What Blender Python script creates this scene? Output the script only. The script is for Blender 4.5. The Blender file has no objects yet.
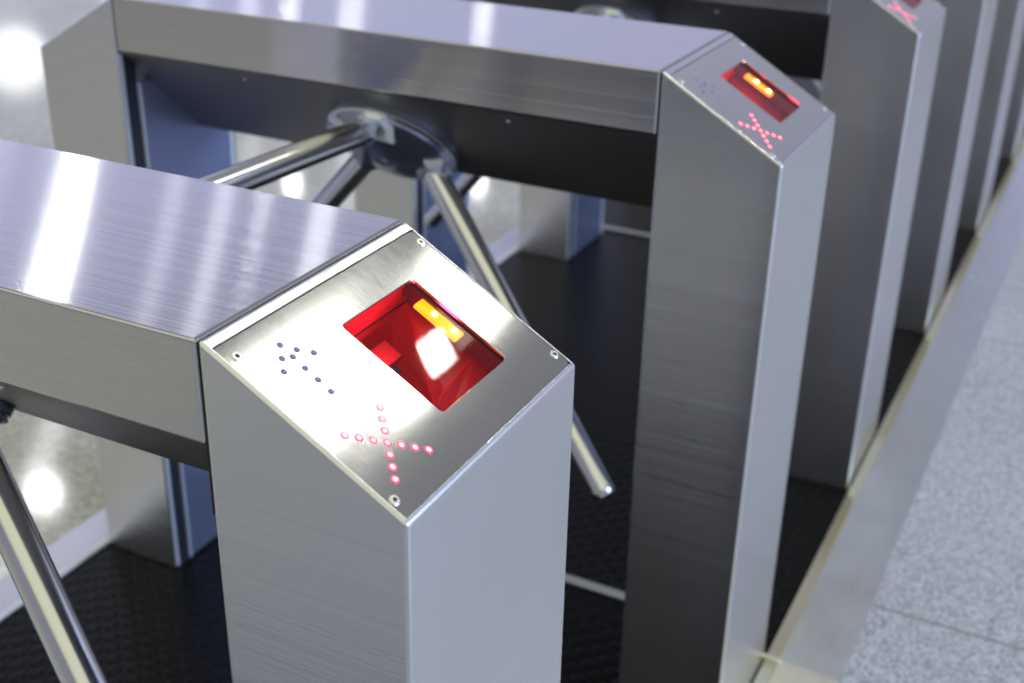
import bpy, bmesh, math
from mathutils import Vector, Matrix
sc = bpy.context.scene
# ---------------------------------------------------------------- camera
FPX = 1264.74
cam = bpy.data.cameras.new('camera'); camo = bpy.data.objects.new('camera', cam)
sc.collection.objects.link(camo); sc.camera = camo
cam.sensor_width = 36; cam.lens = FPX / 1024 * 36; cam.clip_start = .02; cam.clip_end = 200
CX, CY, CZ, YAW, PIT, ROL = 0.3535, -0.5724, 1.3808, 2.0294, -0.4489, 0.0222
fwd = Vector((math.cos(PIT)*math.cos(YAW), math.cos(PIT)*math.sin(YAW), math.sin(PIT)))
rt = fwd.cross(Vector((0, 0, 1))).normalized(); up = rt.cross(fwd)
r2 = rt*math.cos(ROL) + up*math.sin(ROL); u2 = -rt*math.sin(ROL) + up*math.cos(ROL)
M = Matrix((r2, u2, -fwd)).transposed().to_4x4(); M.translation = (CX, CY, CZ)
camo.matrix_world = M
cam.dof.use_dof = True; cam.dof.focus_distance = 0.98; cam.dof.aperture_fstop = 6.0
# ---------------------------------------------------------------- look
vs = sc.view_settings
vs.view_transform = 'Standard'; vs.look = 'None'; vs.gamma = 1; vs.use_curve_mapping = False; vs.exposure = 0.0
# ---------------------------------------------------------------- world: soft hall light, cool towards the open side
w = bpy.data.worlds.new('hall'); sc.world = w; w.use_nodes = True
nt = w.node_tree; N = nt.nodes; L = nt.links; N.clear()
out = N.new('ShaderNodeOutputWorld'); bg = N.new('ShaderNodeBackground'); L.new(bg.outputs[0], out.inputs[0])
tc = N.new('ShaderNodeTexCoord'); sx = N.new('ShaderNodeSeparateXYZ'); L.new(tc.outputs['Generated'], sx.inputs[0])
def ramp(stops, src, inter='EASE'):
    r = N.new('ShaderNodeValToRGB'); r.color_ramp.interpolation = inter; e = r.color_ramp.elements
    while len(e) < len(stops): e.new(.5)
    for k, (p, c) in enumerate(stops): e[k].position = p; e[k].color = (*c, 1)
    L.new(src, r.inputs[0]); return r.outputs[0]
def mr(src, a, b):
    m = N.new('ShaderNodeMapRange'); m.inputs[1].default_value = a; m.inputs[2].default_value = b; L.new(src, m.inputs[0]); return m.outputs[0]
def mixc(f, a, b, mode='MIX'):
    m = N.new('ShaderNodeMix'); m.data_type = 'RGBA'; m.blend_type = mode
    if isinstance(f, float): m.inputs[0].default_value = f
    else: L.new(f, m.inputs[0])
    L.new(a, m.inputs[6]); L.new(b, m.inputs[7]); return m.outputs[2]
WX = ramp([(0, (.62, .64, .92)), (.35, (.56, .58, .86)), (.6, (.36, .38, .50)), (.75, (.45, .50, .72)), (1, (.85, 1.0, 1.5))], mr(sx.outputs[0], -1, 1))
WY = ramp([(0, (.46, .44, .37)), (.3, (.45, .43, .37)), (.55, (1, 1, 1)), (1, (1, 1, 1))], mr(sx.outputs[1], -1, 1))
HOR = mixc(1.0, WX, WY, 'MULTIPLY')
ZEN = ramp([(0, (.30, .30, .28)), (.60, (.24, .25, .28)), (.78, (.26, .27, .31)), (.92, (.80, .80, .66)), (1, (.9, .9, .75))], sx.outputs[2])
ZEN = mixc(mr(sx.outputs[1], .25, -.35), ZEN, ramp([(0, (.74, .75, .56)), (1, (.80, .80, .62))], sx.outputs[2]))
L.new(mixc(ramp([(0, (0, 0, 0)), (.37, (0, 0, 0)), (.50, (1, 1, 1)), (1, (1, 1, 1))], sx.outputs[2]), HOR, ZEN), bg.inputs[0])
bg.inputs[1].default_value = 1.0
# ---------------------------------------------------------------- ceiling lamps of the hall (above the frame), then added streak and fill lights
def area(name, loc, sx_, sy_, power, col, shape='RECTANGLE', aim=None):
    d = bpy.data.lights.new(name, 'AREA'); d.shape = shape; d.size = sx_
    if shape in ('RECTANGLE', 'ELLIPSE'): d.size_y = sy_
    d.energy = power; d.color = col
    o = bpy.data.objects.new(name, d); o.location = loc; sc.collection.objects.link(o)
    if aim: o.rotation_euler = (Vector(aim) - Vector(loc)).to_track_quat('-Z', 'Y').to_euler()
    return o
area('ceiling_spot', (.49, 2.76, 3.0), .125, .16, 4.6, (1, .98, .90))
area('ceiling_strip', (.36, 2.07, 3.05), .36, .70, 4.2, (1, 1, .90))
area('ceiling_strip', (.37, 3.24, 3.05), .36, .60, 3.4, (1, 1, .90))
for (x, y, z, r_, rad) in [(-11.9, 9.8, 8.2, .50, 22), (-11.2, 14.9, 5.1, .30, 16), (-8.7, 16.4, 5.1, .30, 16), (-22.3, 19.8, 5.5, 1.4, 2.6)]:
    area('ceiling_downlight', (x, y, z), r_, r_, rad*math.pi*math.pi*r_*r_/4, (1, 1, 1), 'DISK', (-1.5, 1.5, 0))
# added unseen lights in arcs, drawing out streaks on the housings; one bearing each
for (vx, wd, rad) in [(-.69, .42, 4.2), (-.635, .35, .35), (-.605, .35, .6), (-.54, .45, 1.0)]:
    k = math.sqrt(1 - vx*vx)
    for el in (14, 26, 38, 50):
        v = Vector((vx, k*math.cos(math.radians(el)), k*math.sin(math.radians(el))))
        p = Vector((-.35, .15, 1.02)) + v*24
        o = area('streak_light', p, wd, 3.75, rad*math.pi*wd*3.75, (.95, .95, 1))
        yy = Vector((0, -math.sin(math.radians(el)), math.cos(math.radians(el))))
        o.rotation_euler = Matrix((yy.cross(v), yy, v)).transposed().to_euler()
area('cool_fill_light', (6.5, 2.5, 3.2), 7, 3.2, 440, (.56, .73, 1), aim=(0, 1.2, .3))   # added unseen cool fill, brightens column fronts and granite
# ---------------------------------------------------------------- material helpers
def newmat(name):
    m = bpy.data.materials.new(name); m.use_nodes = True
    return m, m.node_tree.nodes, m.node_tree.links, m.node_tree.nodes['Principled BSDF']
def plain(name, col, rough=.4, metal=0, emit=None, est=0, spec=.5):
    m, n, l, b = newmat(name)
    b.inputs['Base Color'].default_value = (*col, 1); b.inputs['Roughness'].default_value = rough
    b.inputs['Metallic'].default_value = metal; b.inputs['Specular IOR Level'].default_value = spec
    if emit: b.inputs['Emission Color'].default_value = (*emit, 1); b.inputs['Emission Strength'].default_value = est
    return m
def brushed(name, col, rough, aniso, tan, scale, bump=.02, smudge=.12, groove=0):
    """steel brushed across the direction tan; tan = spread direction, None = N x X"""
    m, n, l, b = newmat(name)
    b.inputs['Metallic'].default_value = 1; b.inputs['Anisotropic'].default_value = aniso
    if tan is None:
        g = n.new('ShaderNodeNewGeometry'); c = n.new('ShaderNodeVectorMath'); c.operation = 'CROSS_PRODUCT'
        l.new(g.outputs['Normal'], c.inputs[0]); c.inputs[1].default_value = (1, 0, 0); l.new(c.outputs[0], b.inputs['Tangent'])
    else:
        c = n.new('ShaderNodeCombineXYZ')
        for i in range(3): c.inputs[i].default_value = tan[i]
        l.new(c.outputs[0], b.inputs['Tangent'])
    t = n.new('ShaderNodeTexCoord'); mp = n.new('ShaderNodeMapping'); mp.inputs['Scale'].default_value = scale
    l.new(t.outputs['Object'], mp.inputs[0])
    f = n.new('ShaderNodeTexNoise'); f.inputs['Scale'].default_value = 1; f.inputs['Detail'].default_value = 3; l.new(mp.outputs[0], f.inputs['Vector'])
    s = n.new('ShaderNodeTexNoise'); s.inputs['Scale'].default_value = 9; s.inputs['Detail'].default_value = 4; l.new(t.outputs['Object'], s.inputs['Vector'])
    mx = n.new('ShaderNodeMath'); mx.operation = 'MULTIPLY_ADD'; l.new(s.outputs[0], mx.inputs[0]); mx.inputs[1].default_value = smudge; mx.inputs[2].default_value = rough - smudge*.5
    m2 = n.new('ShaderNodeMath'); m2.operation = 'MULTIPLY_ADD'; l.new(f.outputs[0], m2.inputs[0]); m2.inputs[1].default_value = .04; l.new(mx.outputs[0], m2.inputs[2])
    l.new(m2.outputs[0], b.inputs['Roughness'])
    r = n.new('ShaderNodeValToRGB'); r.color_ramp.elements[0].position = .3; r.color_ramp.elements[1].position = .7
    r.color_ramp.elements[0].color = (*[v*.97 for v in col], 1); r.color_ramp.elements[1].color = (*[min(1, v*1.02) for v in col], 1)
    l.new(f.outputs[0], r.inputs[0]); l.new(r.outputs[0], b.inputs['Base Color'])
    if groove:                                       # fine grooves tip the surface only across the brushing
        gm = n.new('ShaderNodeNewGeometry'); sb = n.new('ShaderNodeMath'); sb.operation = 'MULTIPLY_ADD'
        sb.inputs[1].default_value = groove; sb.inputs[2].default_value = -groove/2
        fg = n.new('ShaderNodeTexNoise'); fg.inputs['Scale'].default_value = 1; fg.inputs['Detail'].default_value = 1
        mg = n.new('ShaderNodeMapping'); mg.inputs['Scale'].default_value = [v*2.5 if v > 100 else v for v in scale]
        l.new(t.outputs['Object'], mg.inputs[0]); l.new(mg.outputs[0], fg.inputs['Vector']); l.new(fg.outputs[0], sb.inputs[0])
        sv = n.new('ShaderNodeVectorMath'); sv.operation = 'SCALE'; l.new(c.outputs[0], sv.inputs[0]); l.new(sb.outputs[0], sv.inputs['Scale'])
        ad = n.new('ShaderNodeVectorMath'); ad.operation = 'ADD'; l.new(gm.outputs['Normal'], ad.inputs[0]); l.new(sv.outputs[0], ad.inputs[1])
        nn = n.new('ShaderNodeVectorMath'); nn.operation = 'NORMALIZE'; l.new(ad.outputs[0], nn.inputs[0]); l.new(nn.outputs[0], b.inputs['Normal'])
        return m
    bp = n.new('ShaderNodeBump'); bp.inputs['Strength'].default_value = bump; bp.inputs['Distance'].default_value = .002
    l.new(f.outputs[0], bp.inputs['Height']); l.new(bp.outputs[0], b.inputs['Normal'])
    return m
STEEL = (.66, .65, .65)
M_house = brushed('brushed_steel_lengthwise', STEEL, .11, 1.0, None, (1, 2600, 2600), .05, .01, .65)
M_col = brushed('brushed_steel_column', (.80, .80, .81), .22, .70, (0, 0, 1), (.5, .5, 5200), .008, .06, .95)
M_panel = brushed('brushed_steel_face_plate', (.68, .67, .64), .10, .75, (0, 1, 0), (60, 400, 60), .002, .08)
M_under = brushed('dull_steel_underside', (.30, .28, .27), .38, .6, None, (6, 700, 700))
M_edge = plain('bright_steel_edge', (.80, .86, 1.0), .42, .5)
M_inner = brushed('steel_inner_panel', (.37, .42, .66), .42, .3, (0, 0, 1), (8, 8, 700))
M_chrome = plain('polished_chrome', (.74, .74, .76), .07, 1)
M_tube = plain('polished_arm_tube', (.78, .78, .78), .2, 1)
M_hub = plain('dark_glossy_casting', (.36, .39, .50), .26, .85)
M_cap = plain('satin_silver_cap', (.75, .78, .84), .33, 1)
M_screw = plain('zinc_screw', (.80, .80, .78), .25, 1)
M_black = plain('black_recess', (.01, .01, .012), .5)
M_arrow = plain('unlit_indicator_lens', (.19, .20, .36), .35)
M_led = plain('red_indicator_led', (.9, .2, .3), .3, 0, (1, .33, .42), 2.4)
M_ledhalo = plain('red_led_halo', (.6, .02, .05), .3, 0, (1, .02, .12), 1.5)  # glowing ring painted as the red halo around each led
M_chamber = plain('reader_chamber_plastic', (.60, .02, .035), .38)  # red light on the chamber walls is put into their colour
M_dkred = plain('dark_reader_plastic', (.10, .015, .02), .3)
M_bar = plain('orange_light_bar', (1, .4, .05), .4, 0, (1, .22, .0), 2.6)
M_ledhot = plain('hot_reader_led', (1, .9, .4), .4, 0, (1, .75, .25), 14)
def glassmat():
    m, n, l, b = newmat('reader_glass')
    n.remove(b); o = n['Material Output']
    t = n.new('ShaderNodeBsdfTransparent'); g = n.new('ShaderNodeBsdfGlossy'); g.inputs['Roughness'].default_value = .025
    f = n.new('ShaderNodeFresnel'); f.inputs[0].default_value = 1.36; mx = n.new('ShaderNodeMixShader')
    ge = n.new('ShaderNodeNewGeometry'); a = n.new('ShaderNodeMath'); a.operation = 'SUBTRACT'; a.inputs[0].default_value = 1; l.new(ge.outputs['Backfacing'], a.inputs[1])
    q = n.new('ShaderNodeMath'); q.operation = 'MULTIPLY'; l.new(a.outputs[0], q.inputs[0]); l.new(f.outputs[0], q.inputs[1])
    l.new(q.outputs[0], mx.inputs[0]); l.new(t.outputs[0], mx.inputs[1]); l.new(g.outputs[0], mx.inputs[2]); l.new(mx.outputs[0], o.inputs[0])
    return m
M_glass = glassmat()
def matmat():
    m, n, l, b = newmat('black_coin_rubber')
    b.inputs['Base Color'].default_value = (.004, .004, .005, 1); b.inputs['Roughness'].default_value = .34; b.inputs['Specular IOR Level'].default_value = .12
    t = n.new('ShaderNodeTexCoord'); s = n.new('ShaderNodeSeparateXYZ'); l.new(t.outputs['Object'], s.inputs[0])
    def mth(op, a, b_=None):
        k = n.new('ShaderNodeMath'); k.operation = op
        for i, v in enumerate((a, b_)):
            if v is None: continue
            if isinstance(v, (int, float)): k.inputs[i].default_value = v
            else: l.new(v, k.inputs[i])
        return k.outputs[0]
    p = .042
    def disc(off):
        x = mth('SUBTRACT', mth('FRACT', mth('ADD', mth('DIVIDE', s.outputs[0], p), off)), .5)
        y = mth('SUBTRACT', mth('FRACT', mth('ADD', mth('DIVIDE', s.outputs[1], p), off)), .5)
        return mth('SQRT', mth('ADD', mth('MULTIPLY', x, x), mth('MULTIPLY', y, y)))
    d = mth('MINIMUM', disc(0), disc(.5))
    r = n.new('ShaderNodeMapRange'); r.inputs[1].default_value = .20; r.inputs[2].default_value = .29; r.inputs[3].default_value = 1; r.inputs[4].default_value = 0
    r.interpolation_type = 'SMOOTHSTEP'; l.new(d, r.inputs[0])
    bp = n.new('ShaderNodeBump'); bp.inputs['Strength'].default_value = 1; bp.inputs['Distance'].default_value = .007
    l.new(r.outputs[0], bp.inputs['Height']); l.new(bp.outputs[0], b.inputs['Normal'])
    return m
def granite(name, c1, c2, rough, sc_, joint=None, gc=(.2, .19, .2), y0=0, big=.0, coat=0):
    m, n, l, b = newmat(name); b.inputs['Roughness'].default_value = rough
    t = n.new('ShaderNodeTexCoord')
    v = n.new('ShaderNodeTexNoise'); v.inputs['Scale'].default_value = sc_; v.inputs['Detail'].default_value = 3; v.inputs['Roughness'].default_value = .75; l.new(t.outputs['Object'], v.inputs['Vector'])
    r = n.new('ShaderNodeValToRGB'); r.color_ramp.elements[0].position = .38; r.color_ramp.elements[1].position = .60
    r.color_ramp.elements[0].color = (*c1, 1); r.color_ramp.elements[1].color = (*c2, 1); l.new(v.outputs[0], r.inputs[0])
    col = r.outputs[0]
    if big:
        g = n.new('ShaderNodeTexNoise'); g.inputs['Scale'].default_value = 2.2; g.inputs['Detail'].default_value = 4; l.new(t.outputs['Object'], g.inputs['Vector'])
        mp = n.new('ShaderNodeMapRange'); mp.inputs[1].default_value = .35; mp.inputs[2].default_value = .65; mp.inputs[3].default_value = 1-big; mp.inputs[4].default_value = 1+big; l.new(g.outputs[0], mp.inputs[0])
        mm = n.new('ShaderNodeMix'); mm.data_type = 'RGBA'; mm.blend_type = 'MULTIPLY'; mm.inputs[0].default_value = 1; l.new(col, mm.inputs[6]); l.new(mp.outputs[0], mm.inputs[7]); col = mm.outputs[2]
    if joint:
        s = n.new('ShaderNodeSeparateXYZ'); l.new(t.outputs['Object'], s.inputs[0])
        a = n.new('ShaderNodeMath'); a.operation = 'ADD'; a.inputs[1].default_value = -y0; l.new(s.outputs[1], a.inputs[0])
        d = n.new('ShaderNodeMath'); d.operation = 'DIVIDE'; d.inputs[1].default_value = joint; l.new(a.outputs[0], d.inputs[0])
        f = n.new('ShaderNodeMath'); f.operation = 'FRACT'; l.new(d.outputs[0], f.inputs[0])
        lt = n.new('ShaderNodeMath'); lt.operation = 'LESS_THAN'; lt.inputs[1].default_value = .006/joint; l.new(f.outputs[0], lt.inputs[0])
        mx = n.new('ShaderNodeMix'); mx.data_type = 'RGBA'; l.new(lt.outputs[0], mx.inputs[0]); l.new(col, mx.inputs[6]); mx.inputs[7].default_value = (*gc, 1); col = mx.outputs[2]
    l.new(col, b.inputs['Base Color'])
    return m
M_mat = matmat()
M_gran = granite('grey_granite', (.19, .195, .23), (.54, .54, .61), .5, 170, 1.25, (.20, .18, .17), 1.335)
M_hall = granite('polished_hall_floor', (.36, .36, .32), (.62, .62, .57), .07, 90, 1.2, (.35, .35, .33), .4, .12)
M_sill = brushed('brushed_threshold_steel', (.74, .76, .80), .30, .4, (1, 0, 0), (300, 6, 300), .02, .30)
M_sill2 = brushed('brushed_threshold_steel_warm', (.92, .89, .78), .32, .4, (1, 0, 0), (300, 6, 300))
M_lip = plain('steel_lip_warm_reflection', (.74, .69, .48), .32, .9)  # golden tint painted in for the warm overhead reflection on the steel
M_strip = plain('satin_floor_strip', (.50, .50, .50), .35, .7)
# ---------------------------------------------------------------- mesh helpers
def link(name, bm, mat, parent=None, smooth=False, loc=None):
    me = bpy.data.meshes.new(name); bm.normal_update(); bm.to_mesh(me); bm.free()
    for m in (mat if isinstance(mat, (list, tuple)) else [mat]): me.materials.append(m)
    if smooth: me.polygons.foreach_set('use_smooth', [True]*len(me.polygons))
    o = bpy.data.objects.new(name, me); sc.collection.objects.link(o)
    if parent: o.parent = parent
    if loc: o.location = loc
    return o
def prism(prof, y0, y1, bev=.0, seg=2, bm=None):
    """prof: list of (x,z); extruded along Y"""
    own = bm is None
    if own: bm = bmesh.new()
    a = [bm.verts.new((x, y0, z)) for x, z in prof]; b = [bm.verts.new((x, y1, z)) for x, z in prof]
    n = len(prof); fs = [bm.faces.new(a), bm.faces.new(b[::-1])]
    for i in range(n): fs.append(bm.faces.new((a[(i+1) % n], a[i], b[i], b[(i+1) % n])))
    bmesh.ops.recalc_face_normals(bm, faces=fs)
    if bev: bmesh.ops.bevel(bm, geom=list({e for f in fs for e in f.edges}), offset=bev, segments=seg, affect='EDGES', profile=.5)
    return bm
def prismX(prof, x0, x1, bev=0, seg=2):
    """prof: list of (y,z) extruded along X"""
    bm = bmesh.new()
    a = [bm.verts.new((x0, y, z)) for y, z in prof]; b = [bm.verts.new((x1, y, z)) for y, z in prof]
    n = len(prof); fs = [bm.faces.new(a), bm.faces.new(b[::-1])]
    for i in range(n): fs.append(bm.faces.new((a[(i+1) % n], a[i], b[i], b[(i+1) % n])))
    bmesh.ops.recalc_face_normals(bm, faces=fs)
    if bev: bmesh.ops.bevel(bm, geom=list(bm.edges), offset=bev, segments=seg, affect='EDGES', profile=.5)
    return bm
def box(x0, x1, y0, y1, z0, z1, bev=0):
    return prism([(x0, z0), (x1, z0), (x1, z1), (x0, z1)], y0, y1, bev)
def frame_of(axis):
    a = Vector(axis).normalized(); t = a.orthogonal().normalized(); return a, t, a.cross(t)
def lathe(bm, c, axis, prof, seg=32):
    """prof: list of (radius, distance along the axis)"""
    a, t, s = frame_of(axis); c = Vector(c); rings = []
    for r, h in prof:
        if r < 1e-6: rings.append([bm.verts.new(c + a*h)])
        else: rings.append([bm.verts.new(c + a*h + (t*math.cos(k*2*math.pi/seg) + s*math.sin(k*2*math.pi/seg))*r) for k in range(seg)])
    fs = []
    for A, B in zip(rings, rings[1:]):
        for k in range(seg):
            k2 = (k+1) % seg
            q = [A[k % len(A)], A[k2 % len(A)], B[k2 % len(B)], B[k % len(B)]]
            u = []
            for v in q:
                if v not in u: u.append(v)
            if len(u) > 2: fs.append(bm.faces.new(u))
    bmesh.ops.recalc_face_normals(bm, faces=fs)
    return bm
# ---------------------------------------------------------------- turnstile dimensions
D, W, S, LN, ZF, ZS, WI, ZB, ZT = .158, .261, .8514, 1.1765, .9272, .9404, .1703, .7832, 1.02
SL = math.hypot(ZT-ZF, D); U = Vector((D, 0, ZF-ZT))/SL; NN = Vector((ZT-ZF, 0, D))/SL; Y = Vector((0, 1, 0)); O0 = Vector((-D, 0, ZT))
def PP(s, t, n=0.0): return O0 + Y*s + U*t + NN*n
def pbox(s0, s1, t0, t1, n0, n1, bev=0, bm=None):
    """box in the face plate's own frame"""
    bm = bm or bmesh.new()
    vs_ = [bm.verts.new(PP(s, t, n)) for n in (n0, n1) for s, t in ((s0, t0), (s1, t0), (s1, t1), (s0, t1))]
    fs = [bm.faces.new([vs_[i] for i in f]) for f in ((0, 1, 2, 3), (7, 6, 5, 4), (0, 4, 5, 1), (1, 5, 6, 2), (2, 6, 7, 3), (3, 7, 4, 0))]
    bmesh.ops.recalc_face_normals(bm, faces=fs)
    if bev: bmesh.ops.bevel(bm, geom=list(bm.edges), offset=bev, segments=2, affect='EDGES', profile=.5)
    return bm
def rrect(s0, s1, t0, t1, r, k=6):
    pts = []
    for cs, ct, a0 in ((s1-r, t1-r, 0), (s0+r, t1-r, 90), (s0+r, t0+r, 180), (s1-r, t0+r, 270)):
        for i in range(k+1):
            a = math.radians(a0 + 90*i/k); pts.append((cs + r*math.cos(a), ct + r*math.sin(a)))
    return pts
WS0, WS1, WT0, WT1 = .1075, .2065, .046, .1425      # reader window on the plate
def plate_mesh():
    o = rrect(.0045, W-.0045, .0105, SL-.0040, .004); i = rrect(WS0, WS1, WT0, WT1, .004)
    bm = bmesh.new(); n = len(o); lay = []
    for h in (0, -.0025):
        lay.append(([bm.verts.new(PP(s, t, h-.0006)) for s, t in o], [bm.verts.new(PP(s, t, h-.0006)) for s, t in i]))
    (o0, i0), (o1, i1) = lay
    for k in range(n):
        q = (k+1) % n
        bm.faces.new((o0[k], o0[q], i0[q], i0[k])); bm.faces.new((o1[q], o1[k], i1[k], i1[q]))
        bm.faces.new((o0[q], o0[k], o1[k], o1[q])); bm.faces.new((i0[k], i0[q], i1[q], i1[k]))
    bmesh.ops.recalc_face_normals(bm, faces=bm.faces[:])
    es = [e for e in bm.edges if len(e.link_faces) == 2 and e.calc_face_angle(0) > 1.2 and all((v.co - O0).dot(NN) > -.0010 for v in e.verts)]
    bmesh.ops.bevel(bm, geom=es, offset=.0005, segments=1, affect='EDGES')
    return bm
def shell_mesh(mirror=False):
    """hollow column: pentagonal side, folded steel, open rim where the face plate sits"""
    prof = [(0, 0), (0, ZF), (-D, ZT), (-D, 0)]
    bm = prism(prof, 0, W, .0032, 3)
    f = max((f for f in bm.faces if f.normal.dot(NN) > .99), key=lambda f: f.calc_area())
    bmesh.ops.inset_individual(bm, faces=[f], thickness=.0006)
    vs_ = list(f.verts)
    for v in vs_:                                   # rim widths: wider at the top edge
        s = v.co.y; t = (v.co - O0).dot(U)
        s2 = .0040 if s < W/2 else W-.0040; t2 = .0100 if t < SL/2 else SL-.0036
        v.co = PP(s2, t2, (v.co - O0).dot(NN))
    r = bmesh.ops.extrude_face_region(bm, geom=[f])
    nv = [g for g in r['geom'] if isinstance(g, bmesh.types.BMVert)]
    for v in nv: v.co -= NN*.004
    nf = [g for g in r['geom'] if isinstance(g, bmesh.types.BMFace)]
    bmesh.ops.delete(bm, geom=nf, context='FACES')
    if f.is_valid: bmesh.ops.delete(bm, geom=[f], context='FACES_ONLY')
    if mirror:
        for v in bm.verts: v.co.x = -LN - v.co.x
        bmesh.ops.reverse_faces(bm, faces=bm.faces[:])
    return bm
TH = .803; AL = .824; PH = -.035; APEX = Vector((-.597, .127, .872)); ARML = .624
AX = Vector((0, -math.cos(TH), -math.sin(TH))); E1 = Vector((0, -math.sin(TH), math.cos(TH))); E2 = Vector((1, 0, 0))
ADIR = [AX*math.cos(AL) + (E1*math.cos(PH+k*2*math.pi/3) + E2*math.sin(PH+k*2*math.pi/3))*math.sin(AL) for k in range(3)]
DISC = APEX + AX*.042                                # where the hub leaves the sloping underside
ORG = Vector((-LN/2, W/2, 0))                        # the Empty stands at the middle of the base
def part(name, bm, mat, parent, smooth=False):
    for v in bm.verts: v.co -= ORG
    return link(name, bm, mat, parent, smooth)
def autosmooth(o, ang=35):
    me = o.data
    b = bmesh.new(); b.from_mesh(me)
    for f in b.faces: f.smooth = True
    for e in b.edges: e.smooth = not (len(e.link_faces) == 2 and e.calc_face_angle(0) > math.radians(ang))
    b.to_mesh(me); b.free()
def make_turnstile():
    root = bpy.data.objects.new('turnstile', None); sc.collection.objects.link(root); root.location = ORG
    root.empty_display_size = .1
    # near column
    col = part('column', shell_mesh(), M_col, root)
    fp = part('face_plate', plate_mesh(), M_panel, root)
    for s, t in ((.0139, .0242), (W-.0095, .0240), (W-.0095, .1655), (.0100, .1655)):
        bm = bmesh.new(); lathe(bm, PP(s, t, -.0006), NN, [(.0040, 0), (.0040, .0006), (.0034, .0011), (.0017, .0011), (.0015, .0001), (0, .0001)], 20)
        for f in bm.faces: f.material_index = 1 if all((v.co-PP(s, t, 0)).cross(NN).length < .0016 for v in f.verts) else 0
        part('screw', bm, [M_screw, M_black], fp)
    def dots(name, pts, r, mat, h=.0004):
        bm = bmesh.new()
        for s, t in pts:
            if isinstance(mat, list):
                lathe(bm, PP(s, t, -.0006), NN, [(r*1.5, 0), (r*1.5, h*.6), (r, h*.8)], 18)
                for f in bm.faces: f.material_index = 1
        for s, t in pts:
            n0 = len(bm.faces); lathe(bm, PP(s, t, -.0006), NN, [(r, 0), (r, h), (r*.6, h*1.6), (0, h*1.8)], 18)
        return part(name, bm, mat, root, False)
    dots('arrow_indicator', [(.0498, .0335), (.0493, .0457), (.0489, .0575), (.0486, .0695), (.0482, .0816), (.0573, .0430), (.0663, .0517), (.0410, .0425), (.0325, .0510)], .0025, M_arrow)
    c = (.0465, .1335)
    dots('stop_cross_indicator', [c] + [(c[0]+i*.0072*sg, c[1]+i*.0074) for i in (-3, -2, -1, 1, 2, 3) for sg in (1, -1) ], .0021, [M_led, M_ledhalo])
    # reader behind the window
    rd = part('reader', bmesh.new(), M_chamber, root)
    bm = bmesh.new()
    s0, s1, t0, t1, dp = WS0-.004, .238, WT0-.004, WT1+.004, -.095
    v = [bm.verts.new(PP(s, t, n)) for n in (-.004, dp) for s, t in ((s0, t0), (s1, t0), (s1, t1), (s0, t1))]
    for f in ((0, 1, 5, 4), (1, 2, 6, 5), (2, 3, 7, 6), (3, 0, 4, 7), (4, 5, 6, 7)): bm.faces.new([v[i] for i in f][::-1])
    for q in bm.verts: q.co -= ORG
    bm.to_mesh(rd.data); bm.free()
    sf = rd.modifiers.new('wall', 'SOLIDIFY'); sf.thickness = .002; sf.offset = -1
    part('seam', pbox(s0+.0005, s1-.0005, t0+.0001, t0+.0012, -.0475, -.0455), M_dkred, rd)
    # folded smoked plates inside the chamber
    def facet(name, pts, mat):
        bm = bmesh.new(); a = [PP(*q) for q in pts]; n_ = (a[1]-a[0]).cross(a[2]-a[0]).normalized()*.0012
        va = [bm.verts.new(q) for q in a]; vb = [bm.verts.new(q - n_) for q in a]; m = len(a)
        bm.faces.new(va); bm.faces.new(vb[::-1])
        for i in range(m): bm.faces.new((va[(i+1) % m], va[i], vb[i], vb[(i+1) % m]))
        bmesh.ops.recalc_face_normals(bm, faces=bm.faces[:]); part(name, bm, mat, rd)
    facet('smoked_plate', [(.220, .046, -.030), (.167, .124, -.050), (.186, .1185, -.0476)], M_chamber2)
    facet('smoked_plate', [(.220, .046, -.030), (.186, .1185, -.0476), (.236, .116, -.026), (.236, .046, -.024)], M_dkred2)
    facet('smoked_plate', [(.167, .124, -.050), (.160, .1455, -.058), (.236, .1455, -.030), (.236, .116, -.026), (.186, .1185, -.0476)], M_chamber2)
    part('sensor_block', pbox(.146, .188, .0575, .0765, -.093, -.050, .001), M_dkred2, rd)
    part('sensor_slot', pbox(.148, .180, .0770, .0850, -.093, -.056, .001), M_black, rd)
    part('side_rail', pbox(.2125, .236, t0+.001, t1-.001, -.024, -.011, .001), M_dkred, rd)
    part('light_bar', pbox(.1990, .2118, .0600, .1035, -.0165, -.0125, .001), M_bar, rd)
    for t in (.0764, .0970):
        bm = bmesh.new(); lathe(bm, PP(.2055, t, -.0125), NN, [(.0028, 0), (.0026, .0008), (.0014, .0014), (0, .0016)], 14)
        part('led', bm, M_ledhot, rd)
    part('window_pane', pbox(WS0-.003, WS1+.003, WT0-.003, WT1+.003, -.0050, -.0036), M_glass, rd)
    # far column
    fc = part('column', shell_mesh(True), M_col, root)
    bm = pbox(.0045, W-.0045, .0105, SL-.0040, -.0031, -.0006)
    for q in bm.verts: q.co.x = -LN - q.co.x
    bmesh.ops.reverse_faces(bm, faces=bm.faces[:])
    part('face_plate', bm, M_panel, root)
    # access panels on the inner faces of both columns
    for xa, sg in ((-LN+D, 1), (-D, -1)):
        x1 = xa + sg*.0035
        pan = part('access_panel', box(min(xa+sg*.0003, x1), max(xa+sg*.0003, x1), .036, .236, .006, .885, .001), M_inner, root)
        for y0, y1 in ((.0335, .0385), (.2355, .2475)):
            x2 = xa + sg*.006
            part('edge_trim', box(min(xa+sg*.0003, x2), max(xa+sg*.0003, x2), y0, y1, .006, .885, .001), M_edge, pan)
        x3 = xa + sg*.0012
        if sg > 0: part('corner_trim', box(min(xa+sg*.0003, x3), max(xa+sg*.0003, x3), .001, .0095, .006, .935, .0004), M_edge, root)
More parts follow.
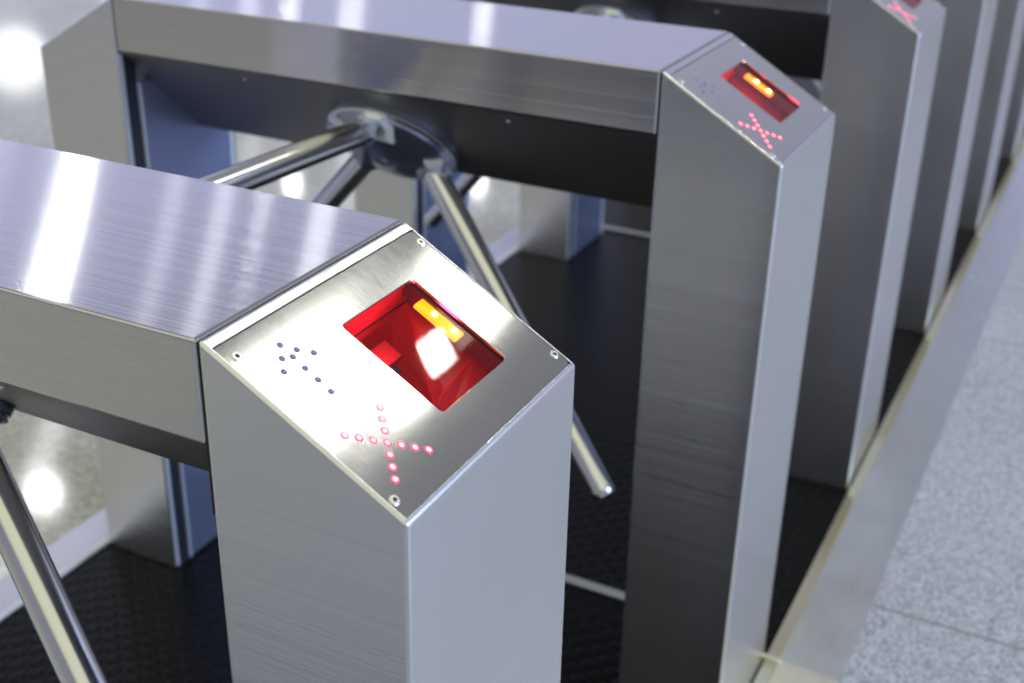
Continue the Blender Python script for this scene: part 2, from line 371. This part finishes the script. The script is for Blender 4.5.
        part('hinge_groove', box(min(xa+sg*.0003, x3), max(xa+sg*.0003, x3), .0098, .0332, .006, .935), M_groove, root)
    # bridge housing
    x0, x1 = -LN+D+.0022, -D-.0022
    cv = part('housing_cover', prismX([(0, ZS), (0, ZT), (W, ZT), (W, ZS)], x0, x1, .0025, 3), M_house, root)
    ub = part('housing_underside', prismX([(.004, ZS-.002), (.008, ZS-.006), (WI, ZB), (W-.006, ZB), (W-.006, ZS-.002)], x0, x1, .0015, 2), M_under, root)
    part('gap_shade_filler', prismX([(.003, ZB+.1), (.003, ZT-.003), (W-.003, ZT-.003), (W-.003, ZB+.1)], x1-.001, -D-.0002), M_black, root)  # black filler painted in for the shade of the open gap
    nrm = Vector((0, -1, -1)).normalized()
    for x in (-.797, -.372):
        bm = bmesh.new(); lathe(bm, (x, .020, ZS-.018), nrm, [(.0036, 0), (.0036, .0010), (.0020, .0024), (0, .0027)], 16); part('screw', bm, M_screw, ub)
    # hub
    hub = bmesh.new()
    lathe(hub, DISC, AX, [(0, -.006), (.101, -.006), (.101, .002), (.097, .004)], 56)
    hb = part('hub', hub, M_hub, root, True); autosmooth(hb, 40)
    bm = bmesh.new(); lathe(bm, DISC, AX, [(.096, .004), (.1005, .005), (.1005, .0075), (.098, .0095), (.094, .010)], 56)
    ri = part('hub_rim_highlight', bm, M_cap, hb, True); autosmooth(ri, 40)  # silver ring added for the bright highlight along the hub edge
    bm = bmesh.new(); lathe(bm, DISC, AX, [(.094, .008), (.092, .014), (.075, .024), (.045, .034), (.018, .037), (.016, .035), (.006, .035), (.004, .038), (0, .038)], 56)
    ro = part('hub_dome', bm, M_hub, hb, True); autosmooth(ro, 40)
    for th in (10, 107, 308):                        # faceted silver lugs on the dome
        a = math.radians(th); rad = E1*math.cos(a) + E2*math.sin(a); tg = AX.cross(rad)
        n2 = (AX*.86 + rad*.5).normalized(); y2 = (rad - n2*rad.dot(n2)).normalized(); c = DISC + rad*.078 + AX*.018
        q2 = [(-.029, -.021), (.029, -.021), (.028, .006), (.014, .024), (-.014, .024), (-.028, .006)]
        bm = bmesh.new(); Ls = []
        for h, f_ in ((-.012, 1), (.004, 1), (.010, .72), (.0075, .5)): Ls.append([bm.verts.new(c + (tg*x + y2*y)*f_ + n2*h) for x, y in q2])
        for A, B in zip(Ls, Ls[1:]):
            for i in range(6): bm.faces.new((A[i], A[(i+1) % 6], B[(i+1) % 6], B[i]))
        bm.faces.new(Ls[-1]); bm.faces.new(Ls[0][::-1]); bmesh.ops.recalc_face_normals(bm, faces=bm.faces[:])
        bmesh.ops.bevel(bm, geom=list(bm.edges), offset=.001, segments=2, affect='EDGES')
        part('lug', bm, M_cap, hb)
    for d in ADIR:
        bm = bmesh.new()
        lathe(bm, APEX + d*.045, d, [(0, 0), (.020, 0), (.0235, .010), (.0235, .046), (.0205, .052), (0, .052)], 28)
        so = part('arm_socket', bm, M_hub, hb, True); autosmooth(so, 40)
    for d in ADIR:
        bm = bmesh.new()
        lathe(bm, APEX, d, [(0, .080), (.0185, .080), (.0185, ARML-.012)], 32)
        a = part('arm', bm, M_tube, root, True); autosmooth(a, 50)
        bm = bmesh.new(); lathe(bm, APEX, d, [(.0185, ARML-.012), (.0187, ARML-.011), (.0187, ARML-.003), (.0165, ARML), (0, ARML)], 32)
        e = part('end_cap', bm, M_chrome, a, True); autosmooth(e, 40)
    return root
M_dkred2 = plain('smoked_red_plate', (.30, .02, .03), .18)
M_chamber2 = plain('deep_red_plate', (.42, .015, .03), .25)
M_groove = plain('dark_blue_groove', (.05, .055, .09), .4, .6)
t0_ = make_turnstile()
def copy_tree(o, parent=None):
    c = o.copy(); sc.collection.objects.link(c); c.parent = parent
    for ch in o.children: copy_tree(ch, c)
    return c
LAB = ['brushed steel tripod turnstile in the foreground, its red-lit reader window sharp and closest',
       'brushed steel tripod turnstile second from the front, its hub and three arms in view',
       'steel turnstile third from the front, red cross cut by the photo top edge',
       'steel turnstile fourth from the front, wide upright without a visible face plate',
       'steel turnstile fifth from the front, narrow upright just behind the fourth',
       'rearmost visible steel turnstile, a sliver of upright at the top right edge']
for k in range(6):
    o = t0_ if k == 0 else copy_tree(t0_)
    o.location = ORG + Vector((0, k*S, 0))
    o['label'] = LAB[k]; o['category'] = 'turnstile'; o['group'] = 'tripod turnstiles in a row'
# reader lamps: red light thrown into each chamber, children of the turnstile they belong to
for k, root in enumerate([o for o in list(sc.objects) if o.name.startswith('turnstile')]):
    if k > 2: break
    for (s, t, n, e) in ((.165, .075, -.030, .07), (.135, .125, -.034, .026)):
        ld = bpy.data.lights.new('reader_lamp', 'POINT'); ld.energy = e; ld.color = (1, .03, .12); ld.shadow_soft_size = .010; ld.specular_factor = .1
        lo = bpy.data.objects.new('reader_lamp', ld); sc.collection.objects.link(lo); lo.parent = root; lo.location = PP(s, t, n) - ORG
# ---------------------------------------------------------------- the setting
def struct(name, bm, mat): o = link(name, bm, mat); o['kind'] = 'structure'; return o
YA, YB = -0.5, 18.0
struct('floor_mat', box(-1.182, .016, YA, YB, -.02, 0), M_mat)
struct('floor_near', box(.128, 7, -9, YB, -.02, .008), M_gran)
struct('floor_front', box(-1.268, .128, -9, YA-.002, -.02, .004), M_gran)
struct('floor_far', box(-30, -1.268, -8, 26, -.02, .004), M_hall)
def thing(o, label, cat, group=None):
    o['label'] = label; o['category'] = cat
    if group: o['group'] = group
    return o
# steel threshold plates along the near edge: folded lip, then a flat tread
def sill(y0, y1, mat, tab=False):
    prof = [(.027, -.002), (.027, .0148), (.030, .015), (.128, .0085), (.128, -.002)]
    return prism(prof, y0, y1, .0012, 2)
JY = 1.105
th = thing(link('threshold_plate', sill(JY+.002, JY+9, M_sill), M_sill), 'long brushed steel threshold plate along the granite, running back from the joint', 'threshold', 'steel threshold plates')
th2 = thing(link('threshold_plate', sill(JY-2.4, JY, M_sill), M_sill2), 'pale steel threshold plate at the bottom edge of the photo, in front of the joint', 'threshold', 'steel threshold plates')
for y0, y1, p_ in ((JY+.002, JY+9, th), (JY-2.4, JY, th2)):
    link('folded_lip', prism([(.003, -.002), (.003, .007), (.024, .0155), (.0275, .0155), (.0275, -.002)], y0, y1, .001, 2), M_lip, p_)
link('joint_tab', box(-.012, .030, JY-.004, JY+.006, .000, .018, .001), M_sill2, th)
kb = thing(link('edge_profile', box(-1.194, -1.182, YA, YB, -.01, .006, .002), plain('white_edge_profile', (.75, .75, .78), .4)), 'narrow white profile between the black mat and the far steel sill', 'floor trim')
ks = thing(link('far_sill', box(-1.268, -1.194, YA, YB, -.01, .0045, .001), plain('lavender_steel_sill', (.56, .56, .68), .3, .6)), 'flat satin steel sill strip beyond the black mat, beside the polished floor', 'sill')
SLAB = {1: 'satin metal floor strip low in the photo, between the two nearest upright columns',
        3: 'satin metal floor strip far back, seen under the second turnstile beside a bluish column'}
for k in (1, 3):
    o = link('floor_strip', box(-LN+.02, -.05, k*S+W+.036, k*S+W+.056, 0, .006, .0015), M_strip)
    thing(o, SLAB[k], 'floor strip', 'metal floor strips behind the turnstiles')
